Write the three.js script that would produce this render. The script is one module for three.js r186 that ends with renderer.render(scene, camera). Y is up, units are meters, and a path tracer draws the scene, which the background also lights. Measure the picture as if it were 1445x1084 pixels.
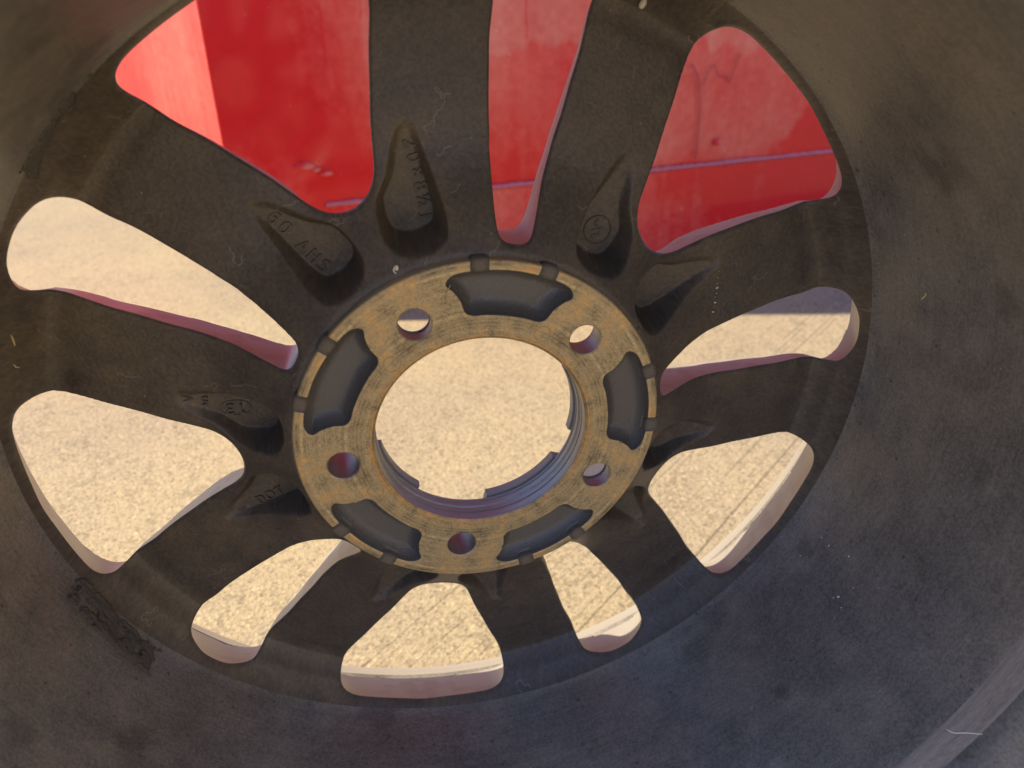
import * as THREE from 'three';
import { FontLoader } from 'three/addons/loaders/FontLoader.js';
import { TextGeometry } from 'three/addons/geometries/TextGeometry.js';
import { mergeGeometries, toCreasedNormals } from 'three/addons/utils/BufferGeometryUtils.js';

// ---------------------------------------------------------------- camera, sky, sun, exposure
const scene = new THREE.Scene();
const RAD = Math.PI / 180;
const camera = new THREE.PerspectiveCamera(54.93, 1445 / 1084, 0.02, 300);
camera.position.set(0, 0.49, 0);
camera.rotation.set(-29.25 * RAD, 0, 0);
camera.focus = 0.42;                       // the hub and the near spokes
camera.userData.fStop = 8;                 // about a 3 mm entrance pupil
scene.add(camera);

const SKY_GAIN = 1;
const SUN = new THREE.Vector3(-0.53, 0.845, 0.018).normalize();
{                                          // clear sky: deep overhead, pale and slightly hazy at the horizon, brighter round the sun
  const W = 512, H = 256, d = new Float32Array(W * H * 4), v = new THREE.Vector3();
  for (let j = 0, k = 0; j < H; j++) for (let i = 0; i < W; i++, k += 4) {
    const el = ((j + 0.5) / H - 0.5) * Math.PI, az = ((i + 0.5) / W - 0.5) * 2 * Math.PI; v.set(Math.cos(el) * Math.cos(az), Math.sin(el), Math.cos(el) * Math.sin(az));
    const h = Math.max(0, v.y), t = Math.pow(1 - h, 2.2), g = Math.max(0, v.dot(SUN)), glow = 0.5 * g ** 12 + 0.9 * g ** 60;
    d[k] = SKY_GAIN * (0.105 + 0.255 * t + glow); d[k + 1] = SKY_GAIN * (0.21 + 0.19 * t + glow * 0.95); d[k + 2] = SKY_GAIN * (0.52 - 0.02 * t + glow * 0.85); d[k + 3] = 1;
  }
  const t = new THREE.DataTexture(d, W, H, THREE.RGBAFormat, THREE.FloatType); t.mapping = THREE.EquirectangularReflectionMapping; t.magFilter = THREE.LinearFilter; t.wrapS = THREE.RepeatWrapping; t.needsUpdate = true;
  scene.background = t; scene.environment = t;
}
const sun = new THREE.DirectionalLight(new THREE.Color(1, 0.86, 0.62), 4.6);
sun.name = 'sun';
sun.position.copy(SUN).multiplyScalar(6);
sun.castShadow = true;
sun.shadow.mapSize.set(4096, 4096);
Object.assign(sun.shadow.camera, { left: -3, right: 3, top: 3, bottom: -3, near: 0.1, far: 20 });
scene.add(sun, sun.target);

const renderer = new THREE.WebGLRenderer({ antialias: true });
renderer.setSize(1024, 768);
renderer.toneMapping = THREE.LinearToneMapping;
renderer.toneMappingExposure = 2.1;
renderer.shadowMap.enabled = true;

// ---------------------------------------------------------------- small helpers
function rng(seed) { let a = seed >>> 0; return () => { a |= 0; a = a + 0x6D2B79F5 | 0; let t = Math.imul(a ^ a >>> 15, 1 | a); t = t + Math.imul(t ^ t >>> 7, 61 | t) ^ t; return ((t ^ t >>> 14) >>> 0) / 4294967296; }; }
const clamp = (x, a = 0, b = 1) => Math.min(b, Math.max(a, x));
const lerp = (a, b, t) => a + (b - a) * t;
const smooth = (a, b, x) => { const t = clamp((x - a) / (b - a)); return t * t * (3 - 2 * t); };
const used = {};
function numbered(n) { const k = used[n] = (used[n] ?? -1) + 1; return k ? `${n}_${String(k).padStart(3, '0')}` : n; }
function tag(o, label, category, group) { o.userData.label = label; o.userData.category = category; if (group) o.userData.group = group; return o; }
function mesh(name, g, m, parent) { const o = new THREE.Mesh(g, m); o.name = numbered(name); o.castShadow = o.receiveShadow = true; parent.add(o); return o; }

// tileable value noise: lattice of px*py cells, smooth interpolation
function lattice(px, py, seed) {
  const r = rng(seed), v = new Float32Array(px * py); for (let i = 0; i < v.length; i++) v[i] = r();
  return (x, y) => {                                   // x, y in 0..1
    x = (x - Math.floor(x)) * px; y = (y - Math.floor(y)) * py;
    const i = x | 0, j = y | 0, i1 = (i + 1) % px, j1 = (j + 1) % py; let u = x - i, w = y - j; u = u * u * (3 - 2 * u); w = w * w * (3 - 2 * w);
    const a = v[j * px + i], b = v[j * px + i1], c = v[j1 * px + i], d = v[j1 * px + i1];
    return a + (b - a) * u + (c - a) * w + (a - b - c + d) * u * w;
  };
}
function fbm(px, py, oct, seed, gain = 0.5) {
  const L = []; let n = 0, a = 1; for (let o = 0; o < oct; o++) { L.push([lattice(Math.round(px * 2 ** o), Math.round(py * 2 ** o), seed + o * 71), a]); n += a; a *= gain; }
  return (x, y) => { let s = 0; for (const [f, w] of L) s += w * f(x, y); return s / n; };
}
const enc = x => { x = clamp(x); return 255 * (x <= 0.0031308 ? 12.92 * x : 1.055 * x ** (1 / 2.4) - 0.055); };
function texture(w, h, fn, { srgb = true, rx = 1, ry = 1 } = {}) {   // fn writes linear colour into c
  const d = new Uint8Array(w * h * 4), c = [0, 0, 0];
  for (let j = 0, k = 0; j < h; j++) for (let i = 0; i < w; i++, k += 4) {
    fn((i + 0.5) / w, (j + 0.5) / h, c);
    for (let q = 0; q < 3; q++) d[k + q] = srgb ? enc(c[q]) : 255 * clamp(c[q]);
    d[k + 3] = 255;
  }
  const t = new THREE.DataTexture(d, w, h);
  t.wrapS = t.wrapT = THREE.RepeatWrapping; t.magFilter = THREE.LinearFilter; t.minFilter = THREE.LinearMipmapLinearFilter; t.generateMipmaps = true; t.repeat.set(rx, ry);
  if (srgb) t.colorSpace = THREE.SRGBColorSpace;
  t.needsUpdate = true; return t;
}
// a canvas-like list of marks stamped into a Float32 field (w x h), wrapping
function field(w, h) { return { w, h, d: new Float32Array(w * h) }; }
function blot(f, x, y, r, v, soft = 0.35, jag = null) {
  const R = Math.ceil(r * 1.5);
  for (let j = -R; j <= R; j++) for (let i = -R; i <= R; i++) {
    let q = Math.hypot(i, j) / r; if (jag) q += (jag((x + i) / f.w, (y + j) / f.h) - 0.5) * 1.3;
    const a = 1 - smooth(1 - soft, 1 + soft, q); if (a <= 0) continue;
    const k = ((Math.round(y) + j + f.h * 4) % f.h) * f.w + ((Math.round(x) + i + f.w * 4) % f.w); f.d[k] = Math.max(f.d[k], a * v);
  }
}
function stroke(f, x, y, a, len, wd, v, curl, r) {
  for (let s = 0; s < len; s += wd * 0.6) { blot(f, x, y, wd, v * (0.5 + 0.5 * r()), 0.5); a += (r() - 0.5) * curl; x += Math.cos(a) * wd * 0.6; y += Math.sin(a) * wd * 0.6; }
}
const at = (f, u, v) => f.d[Math.min(f.h - 1, v * f.h | 0) * f.w + Math.min(f.w - 1, u * f.w | 0)];

// ---------------------------------------------------------------- the ground: exposed-aggregate concrete, tined on the right
function concrete(w, h, mw, mh, seed, tined) {          // mw, mh: size in metres
  const cell = 0.0032, px = Math.round(mw / cell), py = Math.round(mh / cell), r = rng(seed);
  const jx = new Float32Array(px * py), jy = new Float32Array(px * py), ht = new Float32Array(px * py), sz = new Float32Array(px * py);
  for (let i = 0; i < px * py; i++) { jx[i] = r(); jy[i] = r(); ht[i] = r(); sz[i] = 0.12 + 0.55 * r() ** 2.2; }
  const low = fbm(Math.round(mw * 6), Math.round(mh * 6), 4, seed + 5), big = fbm(2, 2, 3, seed + 3), mid = fbm(Math.round(mw * 60), Math.round(mh * 60), 3, seed + 9), fine = fbm(Math.round(mw * 420), Math.round(mh * 420), 2, seed + 13);
  const g = field(w, h);                                 // grooves of the tining comb, coloured darker; they run along u
  if (tined) {
    const wob = fbm(6, 40, 3, seed + 21);
    for (let k = 0; k < mh / 0.0075; k++) {
      const v0 = (k + 0.25 + 0.5 * r()) * 0.0075 / mh; const strong = r() < 0.26 ? 1 : 0.15 + 0.35 * r(), y0 = v0 * mh;
      let on = 0, left = 0;
      for (let i = 0; i < w; i++) {
        if (left-- <= 0) { on = r() < 0.72 ? strong * (0.25 + 0.7 * r()) : strong * 0.1 * r(); left = (0.02 + 0.16 * r()) / mw * w; }
        const y = (v0 + (wob(i / w, v0) - 0.5) * 0.004) * h, wd = (0.0007 + 0.0006 * strong) / mh * h;
        for (let j = Math.floor(y - wd * 2); j <= y + wd * 2; j++) { const a = on * (1 - smooth(0.4, 1.2, Math.abs(j - y) / wd)); const q = ((j + h) % h) * w + i; g.d[q] = Math.max(g.d[q], a); }
      }
    }
  }
  const bump = new Uint8Array(w * h * 4); let kb = 0;
  const map = texture(w, h, (u, v, c) => {
    let stone = 0, tone = 0.5; const X = u * px, Y = v * py, ci = Math.floor(X), cj = Math.floor(Y);
    for (let j = -1; j <= 1; j++) for (let i = -1; i <= 1; i++) {
      const q = ((cj + j + py) % py) * px + (ci + i + px) % px, d = Math.hypot(X - ci - i - jx[q], Y - cj - j - jy[q]) / sz[q];
      if (d < 1) { const s = 1 - d * d; if (s > stone) { stone = s; tone = ht[q]; } }
    }
    const sw = smooth(0, 0.35, stone), n = mid(u, v), f = fine(u, v), L = low(u, v);
    let k = 0.228 + 0.05 * (L - 0.5) + 0.06 * (n - 0.5) + 0.20 * (f - 0.5);
    const pit = smooth(0.66, 0.76, n * 0.3 + f * 0.7);
    k *= 1 - 0.35 * pit;
    let t = tone < 0.25 ? 0.62 : tone < 0.86 ? 1.02 + 0.3 * (tone - 0.5) : 1.38;
    k *= lerp(1, t, sw * 0.75);
    const G = at(g, u, v); k *= 1 - 0.5 * G;
    const warm = 0.5 + (L - 0.5) * 1.2 + (tone - 0.5) * sw * 0.5;
    c[0] = k * (1.12 + 0.05 * warm); c[1] = k * (0.90 + 0.02 * warm); c[2] = k * (0.60 - 0.07 * warm);
    const gr = clamp((big(u, v) - 0.45) * 3, -1, 1); c[0] *= 1 - 0.04 * gr; c[2] *= 1 + 0.08 * gr;
    const hgt = clamp(0.45 + 0.35 * stone * (tone > 0.25 ? 1 : -0.6) + 0.25 * (f - 0.5) - 0.3 * pit - 0.45 * G); bump[kb] = bump[kb + 1] = bump[kb + 2] = hgt * 255; bump[kb + 3] = 255; kb += 4;
  });
  const bt = new THREE.DataTexture(bump, w, h); bt.wrapS = bt.wrapT = THREE.RepeatWrapping; bt.magFilter = THREE.LinearFilter; bt.needsUpdate = true;
  return new THREE.MeshStandardMaterial({ map, bumpMap: bt, bumpScale: 0.0016, roughness: 0.92 });
}
{
  const plain = concrete(2048, 2048, 1.25, 1.25, 11, false), tined = concrete(2048, 2048, 2.4, 1.5, 37, true);
  // the tined slab area runs along (0.632, 0, -0.775)
  const a = new THREE.Vector2(0.632, -0.775), b = new THREE.Vector2(0.775, 0.632);           // (x, z)
  const o = new THREE.Vector2(-0.62, 0.36);                                                  // near left corner
  const corner = (s, t) => new THREE.Vector2(o.x + a.x * s + b.x * t, o.y + a.y * s + b.y * t);
  const quad = [corner(0, -0.2), corner(2.4, -0.2), corner(2.4, 1.3), corner(0, 1.3)];
  const flat = (shape, uvf) => { const g = new THREE.ShapeGeometry(shape), p = g.attributes.position, uv = g.attributes.uv; for (let i = 0; i < p.count; i++) { const x = p.getX(i), z = -p.getY(i); p.setXYZ(i, x, 0, z); uv.setXY(i, ...uvf(x, z)); } g.computeVertexNormals(); return g; };
  const big = new THREE.Shape([[-60, -60], [60, -60], [60, 60], [-60, 60]].map(q => new THREE.Vector2(...q)));
  big.holes.push(new THREE.Path(quad.map(q => new THREE.Vector2(q.x, -q.y)).reverse()));
  const g1 = mesh('ground', flat(big, (x, z) => [x / 1.25, z / 1.25]), plain, scene); g1.userData.kind = 'structure';
  const g2 = mesh('pavement', flat(new THREE.Shape(quad.map(q => new THREE.Vector2(q.x, -q.y))), (x, z) => { const d = new THREE.Vector2(x, z).sub(o); return [d.dot(a) / 2.4, (d.dot(b) + 0.2) / 1.5]; }), tined, scene); g2.userData.kind = 'structure';
}

// ---------------------------------------------------------------- unseen pale wall added at right rear to bounce warm light into the barrel
{
  const n = fbm(9, 6, 4, 141), f = fbm(120, 80, 3, 143), H = 2.1, courses = 10, ch = H / courses, wall = new THREE.Group(); wall.name = 'added_block_wall'; wall.position.set(1.62, 0, 1.55); scene.add(wall);
  const t = texture(512, 512, (u, v, c) => { const k = 0.55 * (1 + 0.25 * (n(u, v) - 0.5) + 0.35 * (f(u, v) - 0.5)); c[0] = k * 1.04; c[1] = k * 0.92; c[2] = k * 0.74; });
  const block = new THREE.BoxGeometry(0.19, ch - 0.01, 0.39), m = new THREE.MeshStandardMaterial({ map: t, roughness: 0.9 }), jm = new THREE.MeshStandardMaterial({ color: new THREE.Color().setRGB(0.42, 0.38, 0.32), roughness: 0.95 });
  const core = mesh('mortar', new THREE.BoxGeometry(0.17, H, 2.8), jm, wall); core.position.y = H / 2;
  for (let j = 0; j < courses; j++) for (let i = 0; i < 7; i++) { const b = mesh('block', block, m, wall); b.position.set(0, (j + 0.5) * ch, -1.2 + i * 0.4 + (j % 2 ? 0.1 : -0.1)); }
  tag(wall, 'pale block wall in full sun, unseen, added on the right to throw warm light', 'wall');
}

// ---------------------------------------------------------------- the red steel structure behind the wheel
{
  const r = rng(5), W = 1024, H = 1024, marks = field(W, H), drip = field(W, H);
  // chalked paint with drips where water has washed it clean; u,v cover 1.6 m of the front
  const chalkN = fbm(5, 4, 4, 81), fineN = fbm(160, 160, 3, 83), streakN = fbm(90, 3, 3, 85);
  for (let i = 0; i < 46; i++) { const x = r() * W, y = r() * H; for (let s = 0, X = x; s < 40 + 110 * r(); s += 1) { X += (r() - 0.5) * 0.5; blot(drip, X, y - s, 1.1 + 0.5 * r(), 0.4 + 0.4 * r(), 0.5); } }
  for (let i = 0; i < 260; i++) blot(marks, r() * W, r() * H, 0.8 + 1.6 * r() * r(), 0.6 + 0.4 * r(), 0.4);
  for (let i = 0; i < 40; i++) stroke(marks, r() * W, r() * H, r() * 6.3, 12 + 50 * r(), 0.7, 0.35, 0.3, r);
  // paler tone of the front: two broad patches with ragged, streaked outlines
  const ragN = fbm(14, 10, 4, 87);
  const palePatches = (u, v) => { const s = u * 1.66 + 0.10 * (ragN(u, v) - 0.5), y = 0.49 - (0.49 - v * 1.6) / 0.9625 + 0.12 * (ragN(u + 0.37, v) - 0.5), st = 0.05 * (streakN(u, v) - 0.5); return 0.42 * smooth(0.22, 0.26, s + st) * smooth(0.355, 0.375, y + st) + 0.55 * smooth(0.62, 0.66, s + st) * (1 - smooth(1.04, 1.07, s - 0.6 * (y - 0.22))) * smooth(0.1, 0.2, y); };
  const paint = (chalk, patchy = false) => texture(W, H, (u, v, c) => {
    let m = clamp(chalk + (patchy ? palePatches(u, v) : 0) + 1.5 * (chalkN(u, v) - 0.5) + 0.22 * (fineN(u, v) - 0.5) + 0.3 * (streakN(u, v) - 0.5));
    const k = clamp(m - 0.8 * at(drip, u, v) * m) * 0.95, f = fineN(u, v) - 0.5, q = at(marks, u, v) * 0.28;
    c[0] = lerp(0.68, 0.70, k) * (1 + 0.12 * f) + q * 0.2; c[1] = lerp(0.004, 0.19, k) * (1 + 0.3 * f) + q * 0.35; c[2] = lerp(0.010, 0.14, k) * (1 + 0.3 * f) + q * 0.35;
  });
  const red = (chalk, rough, patchy, rx = 1 / 1.6) => { const t = paint(chalk, patchy); t.repeat.set(rx, rx); return new THREE.MeshPhysicalMaterial({ map: t, roughness: rough, clearcoat: 0.5, clearcoatRoughness: 0.09, specularIntensity: 0.5, bumpMap: fineBump, bumpScale: 0.0004 }); };
  const fineBump = texture(512, 512, (u, v, c) => { c[0] = c[1] = c[2] = 0.5 + 0.5 * (fineN(u, v) - 0.5); }, { srgb: false, rx: 3, ry: 3 });
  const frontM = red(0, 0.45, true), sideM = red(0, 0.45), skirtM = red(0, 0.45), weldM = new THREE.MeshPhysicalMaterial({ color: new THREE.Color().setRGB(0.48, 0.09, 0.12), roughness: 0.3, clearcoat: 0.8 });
  const E = new THREE.Vector2(-0.4065, -1.075), d1 = new THREE.Vector2(0.9225, -0.386), n1 = new THREE.Vector2(0.386, 0.9225), d2 = new THREE.Vector2(-0.643, -0.766);
  const box = new THREE.Group(); box.name = 'steel_frame'; box.position.set(E.x, 0, E.y); scene.add(box);
  tag(box, 'red painted steel housing with welded seam and sunlit left side, behind the wheel', 'steel housing');
  const V = (o, d, s, n = null, t = 0) => new THREE.Vector3(o.x + d.x * s + (n ? n.x * t : 0) - E.x, 0, o.y + d.y * s + (n ? n.y * t : 0) - E.y);
  // a thick plate: corner p, along vector e (xz), up to height, thickness inwards
  function plate(p, e, len, y0, y1, inward, th, nx = 24, ny = 24, warp = 0) {
    const pos = [], uv = [], idx = [], N = new THREE.Vector3(-inward.x, 0, -inward.y), wn = fbm(3, 3, 3, 17);
    const push = (s, y, k) => { const w = k ? 0 : warp * (wn(s / len * 0.9, (y - y0) / (y1 - y0) * 0.9) - 0.5); pos.push(p.x + e.x * s + inward.x * (k * th) + N.x * w, y, p.z + e.y * s + inward.y * (k * th) + N.z * w); uv.push(s, y); };
    for (let k = 0; k < 2; k++) for (let j = 0; j <= ny; j++) for (let i = 0; i <= nx; i++) push(len * i / nx, lerp(y0, y1, j / ny), k);
    const S = (nx + 1) * (ny + 1), id = (k, i, j) => k * S + j * (nx + 1) + i;
    for (let j = 0; j < ny; j++) for (let i = 0; i < nx; i++) { idx.push(id(0, i, j), id(0, i + 1, j), id(0, i + 1, j + 1), id(0, i, j), id(0, i + 1, j + 1), id(0, i, j + 1)); idx.push(id(1, i, j), id(1, i + 1, j + 1), id(1, i + 1, j), id(1, i, j), id(1, i, j + 1), id(1, i + 1, j + 1)); }
    for (let i = 0; i < nx; i++) { idx.push(id(0, i, ny), id(0, i + 1, ny), id(1, i + 1, ny), id(0, i, ny), id(1, i + 1, ny), id(1, i, ny)); idx.push(id(0, i, 0), id(1, i + 1, 0), id(0, i + 1, 0), id(0, i, 0), id(1, i, 0), id(1, i + 1, 0)); }
    for (let j = 0; j < ny; j++) for (const i of [0, nx]) { const q = [id(0, i, j), id(0, i, j + 1), id(1, i, j + 1), id(1, i, j)]; if (!i) q.reverse(); idx.push(q[0], q[2], q[1], q[0], q[3], q[2]); }
    const g = new THREE.BufferGeometry(); g.setAttribute('position', new THREE.Float32BufferAttribute(pos, 3)); g.setAttribute('uv', new THREE.Float32BufferAttribute(uv, 2)); g.setIndex(idx);
    return toCreasedNormals(g, 0.6);
  }
  const top = 1.95, yw = 0.1747, yb = 0.02;
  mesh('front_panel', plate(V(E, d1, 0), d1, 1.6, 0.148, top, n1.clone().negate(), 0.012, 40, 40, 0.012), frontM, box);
  const n2 = new THREE.Vector2(-0.766, 0.643);
  mesh('side_panel', plate(V(E, d2, 0.5), d2.clone().negate(), 0.495, 0.148, top, n2.clone().negate(), 0.012, 12, 40, 0.006), sideM, box);
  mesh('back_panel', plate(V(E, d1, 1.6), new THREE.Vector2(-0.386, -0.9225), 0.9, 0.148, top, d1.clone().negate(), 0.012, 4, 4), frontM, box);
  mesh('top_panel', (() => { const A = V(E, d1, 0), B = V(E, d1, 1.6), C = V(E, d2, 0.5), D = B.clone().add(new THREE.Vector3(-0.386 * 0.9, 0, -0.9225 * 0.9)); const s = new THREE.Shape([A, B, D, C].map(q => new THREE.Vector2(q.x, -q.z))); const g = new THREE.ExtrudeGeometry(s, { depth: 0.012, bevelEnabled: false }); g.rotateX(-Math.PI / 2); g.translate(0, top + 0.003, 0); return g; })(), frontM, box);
  // sloping skirt from the weld to the ground
  {
    const P = [], uv = [], idx = [], nx = 40, ny = 10, wn = fbm(6, 3, 3, 91);
    for (let j = 0; j <= ny; j++) for (let i = 0; i <= nx; i++) {
      const t = j / ny, s = lerp(lerp(0.135, 0.16, t), 1.6, i / nx), q = V(E, d1, s, n1, 0.003 + 0.008 * t), w = (wn(i / nx, t) - 0.5) * 0.006;
      P.push(q.x, lerp(yw, yb, t) + w * (1 - t), q.z); uv.push(s, t * 0.2 + 0.4);
    }
    for (let j = 0; j < ny; j++) for (let i = 0; i < nx; i++) { const a = j * (nx + 1) + i, b = a + nx + 1; idx.push(a, b, b + 1, a, b + 1, a + 1); }
    const n = P.length / 3;                                        // back side, so that the plate has thickness
    for (let k = 0; k < n; k++) { P.push(P[3 * k] - n1.x * 0.008, Math.max(0.001, P[3 * k + 1] - 0.009), P[3 * k + 2] - n1.y * 0.008); uv.push(uv[2 * k], uv[2 * k + 1]); }
    const m = idx.length; for (let k = 0; k < m; k += 3) idx.push(idx[k] + n, idx[k + 2] + n, idx[k + 1] + n);
    for (let j = 0; j < ny; j++) { const a = j * (nx + 1), b = a + nx + 1; idx.push(a, a + n, b + n, a, b + n, b); }
    const g = new THREE.BufferGeometry(); g.setAttribute('position', new THREE.Float32BufferAttribute(P, 3)); g.setAttribute('uv', new THREE.Float32BufferAttribute(uv, 2)); g.setIndex(idx);
    mesh('skirt', toCreasedNormals(g, 0.6), skirtM, box);
  }
  for (const [s, t] of [[0.5, -0.45], [1.35, -0.45], [0.9, -0.75]]) { const g = new THREE.CylinderGeometry(0.05, 0.06, 0.19, 20); const q = V(E, d1, s, n1, t); g.translate(q.x, 0.095, q.z); mesh('foot', g, skirtM, box); }
  {                                                                // lumpy weld bead
    const rr = rng(77), pts = []; for (let i = 0; i <= 420; i++) { const s = lerp(0.13, 1.59, i / 420), q = V(E, d1, s, n1, 0.003); pts.push(new THREE.Vector3(q.x, yw + 0.001 + 0.0012 * (rr() - 0.5), q.z)); }
    const curve = new THREE.CatmullRomCurve3(pts), g = new THREE.TubeGeometry(curve, 900, 0.0036, 8), p = g.attributes.position, wn = fbm(260, 4, 3, 51), c = new THREE.Vector3();
    for (let i = 0; i <= 900; i++) { curve.getPointAt(i / 900, c); const k = 0.7 + 0.7 * wn(i / 900, 0.1) + 0.12 * Math.abs(Math.sin(i * 0.55)); for (let j = 0; j <= 8; j++) { const q = i * 9 + j; p.setXYZ(q, c.x + (p.getX(q) - c.x) * k, c.y + (p.getY(q) - c.y) * k * (0.9 + 0.3 * wn(i / 900, j / 8)), c.z + (p.getZ(q) - c.z) * k); } }
    g.computeVertexNormals(); mesh('weld_seam', g, weldM, box).userData.label = 'lumpy purplish weld seam along the foot of the red panel';
  }
  {                                                                // paint runs, a nick and spatter standing on the panel
    const dripM = new THREE.MeshPhysicalMaterial({ color: new THREE.Color().setRGB(0.45, 0.03, 0.04), roughness: 0.35, clearcoat: 0.6 });
    const on = (s, y, t = 0.001) => { s *= 0.985; y = 0.49 - (0.49 - y) * 0.985; const q = V(E, d1, s, n1, t); return new THREE.Vector3(q.x, y, q.z); };
    const run = (pts, w) => { const c = new THREE.CatmullRomCurve3(pts.map(q => on(...q))); const g = new THREE.TubeGeometry(c, 40, w, 6); mesh('paint_run', g, dripM, box); };
    run([[0.785, 0.348], [0.802, 0.325], [0.812, 0.277], [0.815, 0.215], [0.815, 0.183]].map(q => [...q, 0.0035]), 0.0013);
    run([[0.814, 0.312], [0.823, 0.335], [0.833, 0.344], [0.847, 0.325], [0.862, 0.325], [0.871, 0.312], [0.876, 0.333], [0.887, 0.362]].map(q => [...q, 0.003]), 0.0008);
    for (const [s, y, w, h] of [[0.861, 0.211, 0.009, 0.006], [0.108, 0.232, 0.016, 0.007], [0.122, 0.226, 0.009, 0.005], [0.138, 0.219, 0.011, 0.005]]) { const g = new THREE.SphereGeometry(1, 18, 12); g.scale(w, h, 0.004); g.rotateY(Math.atan2(n1.x, n1.y)); const q = on(s, y, 0.003); g.translate(q.x, q.y, q.z); mesh('paint_lump', g, frontM, box); }
  }
}

// ---------------------------------------------------------------- the wheel: geometry in millimetres, hub centre at the origin, z towards the camera (depth = -z)
const wheel = new THREE.Group(); wheel.name = 'alloy_wheel';
tag(wheel, 'dirty dark alloy wheel with ten spokes seen from its back, standing on concrete', 'wheel');
const ex = new THREE.Vector3(0.97922, -0.04347, -0.19809), ey = new THREE.Vector3(0.04263, 0.99905, -0.00847), ez = new THREE.Vector3(0.19827, -0.00015, 0.98015);
{
  const M = new THREE.Matrix4().makeBasis(ex, ey, ez); wheel.quaternion.setFromRotationMatrix(M).normalize();
}
const HUB = new THREE.Vector3(-0.01559, 0.2724, -0.33198), BASE = new THREE.Vector3(-0.012, 0, -0.31);
wheel.position.copy(BASE); scene.add(wheel);
const OFF = HUB.clone().sub(BASE).applyQuaternion(wheel.quaternion.clone().invert());
function place(g) { g.scale(0.001, 0.001, 0.001); g.translate(OFF.x, OFF.y, OFF.z); return g; }

// depth profile of the spoke backs over the radius (monotone cubic)
function curve1(pts) {
  const n = pts.length, d = [], m = [];
  for (let i = 0; i < n - 1; i++) d.push((pts[i + 1][1] - pts[i][1]) / (pts[i + 1][0] - pts[i][0]));
  for (let i = 0; i < n; i++) m.push(i === 0 ? d[0] : i === n - 1 ? d[n - 2] : d[i - 1] * d[i] <= 0 ? 0 : 2 * d[i - 1] * d[i] / (d[i - 1] + d[i]));
  return x => {
    if (x <= pts[0][0]) return pts[0][1] + m[0] * (x - pts[0][0]); if (x >= pts[n - 1][0]) return pts[n - 1][1] + m[n - 1] * (x - pts[n - 1][0]);
    let i = 0; while (x > pts[i + 1][0]) i++; const h = pts[i + 1][0] - pts[i][0], t = (x - pts[i][0]) / h, t2 = t * t, t3 = t2 * t;
    return (2 * t3 - 3 * t2 + 1) * pts[i][1] + (t3 - 2 * t2 + t) * h * m[i] + (3 * t2 - 2 * t3) * pts[i + 1][1] + (t3 - t2) * h * m[i + 1];
  };
}
const zBack = curve1([[97, 5], [100, 5.6], [104, 8.2], [112, 14.1], [120, 20], [128, 25.6], [136, 30], [145, 33.3], [155, 35.2], [165, 36.5], [185, 39.2], [205, 40.6], [214, 41.6], [218, 41.2], [221, 39], [225, 34.2], [228, 29.5], [231, 25.8], [233.5, 22.3], [235.5, 19], [236.5, 17]]);
const zFront = curve1([[97, 46], [110, 51], [140, 58], [170, 61], [200, 60], [214, 58], [224, 55], [236, 53], [249, 53]]);

// outlines as closed smooth polygons
function loop(half, n) { const p = half.map(([x, y]) => new THREE.Vector3(x, y, 0)), q = half.slice(1, -1).reverse().map(([x, y]) => new THREE.Vector3(x, -y, 0)); return new THREE.CatmullRomCurve3([...p, ...q], true, 'centripetal').getSpacedPoints(n).slice(0, n).map(v => [v.x, v.y]); }
function sdf(poly) {                                   // positive outside
  const n = poly.length; let x0 = 1e9, x1 = -1e9, y0 = 1e9, y1 = -1e9; for (const [x, y] of poly) { x0 = Math.min(x0, x); x1 = Math.max(x1, x); y0 = Math.min(y0, y); y1 = Math.max(y1, y); }
  return (x, y) => {
    const bx = Math.max(x0 - x, x - x1, 0), by = Math.max(y0 - y, y - y1, 0), bb = Math.hypot(bx, by); if (bb > 12) return bb;
    let d = 1e18, ins = false;
    for (let i = 0, j = n - 1; i < n; j = i++) {
      const ax = poly[j][0], ay = poly[j][1], cx = poly[i][0] - ax, cy = poly[i][1] - ay, px = x - ax, py = y - ay;
      const t = clamp((px * cx + py * cy) / (cx * cx + cy * cy)), qx = px - t * cx, qy = py - t * cy; d = Math.min(d, qx * qx + qy * qy);
      if ((poly[i][1] > y) !== (poly[j][1] > y) && x < (ax - poly[i][0]) * (y - poly[i][1]) / (ay - poly[i][1]) + poly[i][0]) ins = !ins;
    }
    return ins ? -Math.sqrt(d) : Math.sqrt(d);
  };
}
const C36 = Math.cos(36 * RAD), S36 = Math.sin(36 * RAD);
const wideD = sdf(loop([[130.6, 0], [131.6, 6], [134.6, 12], [140.5, 17.3], [150, 22.3], [160, 27.2], [173.5, 34.8], [188, 43], [198.5, 49.6], [207, 54], [212.5, 56.4], [217.6, 57.8], [221.8, 57.4], [225, 55], [227.3, 51], [229, 46], [231.7, 31], [233.4, 15], [234.2, 0]], 200));
const narrowD0 = sdf(loop([[103.6, 0], [104.2, 4.8], [106.5, 7.8], [113, 9.8], [124.5, 11.8], [134, 13.3], [143, 15], [150, 15.9], [162, 18], [177, 20], [191, 21.9], [200, 22.3], [208, 22.7], [217, 24], [222.5, 24.5], [226.6, 23.6], [229.4, 20.6], [231.5, 16], [233.4, 9], [234, 0]], 200));
const narrowD = (x, y) => narrowD0(x * C36 + y * S36, -x * S36 + y * C36);
const polar = l => l.map(([r, a]) => [r * Math.cos(a * RAD), r * Math.sin(a * RAD)]);
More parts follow.
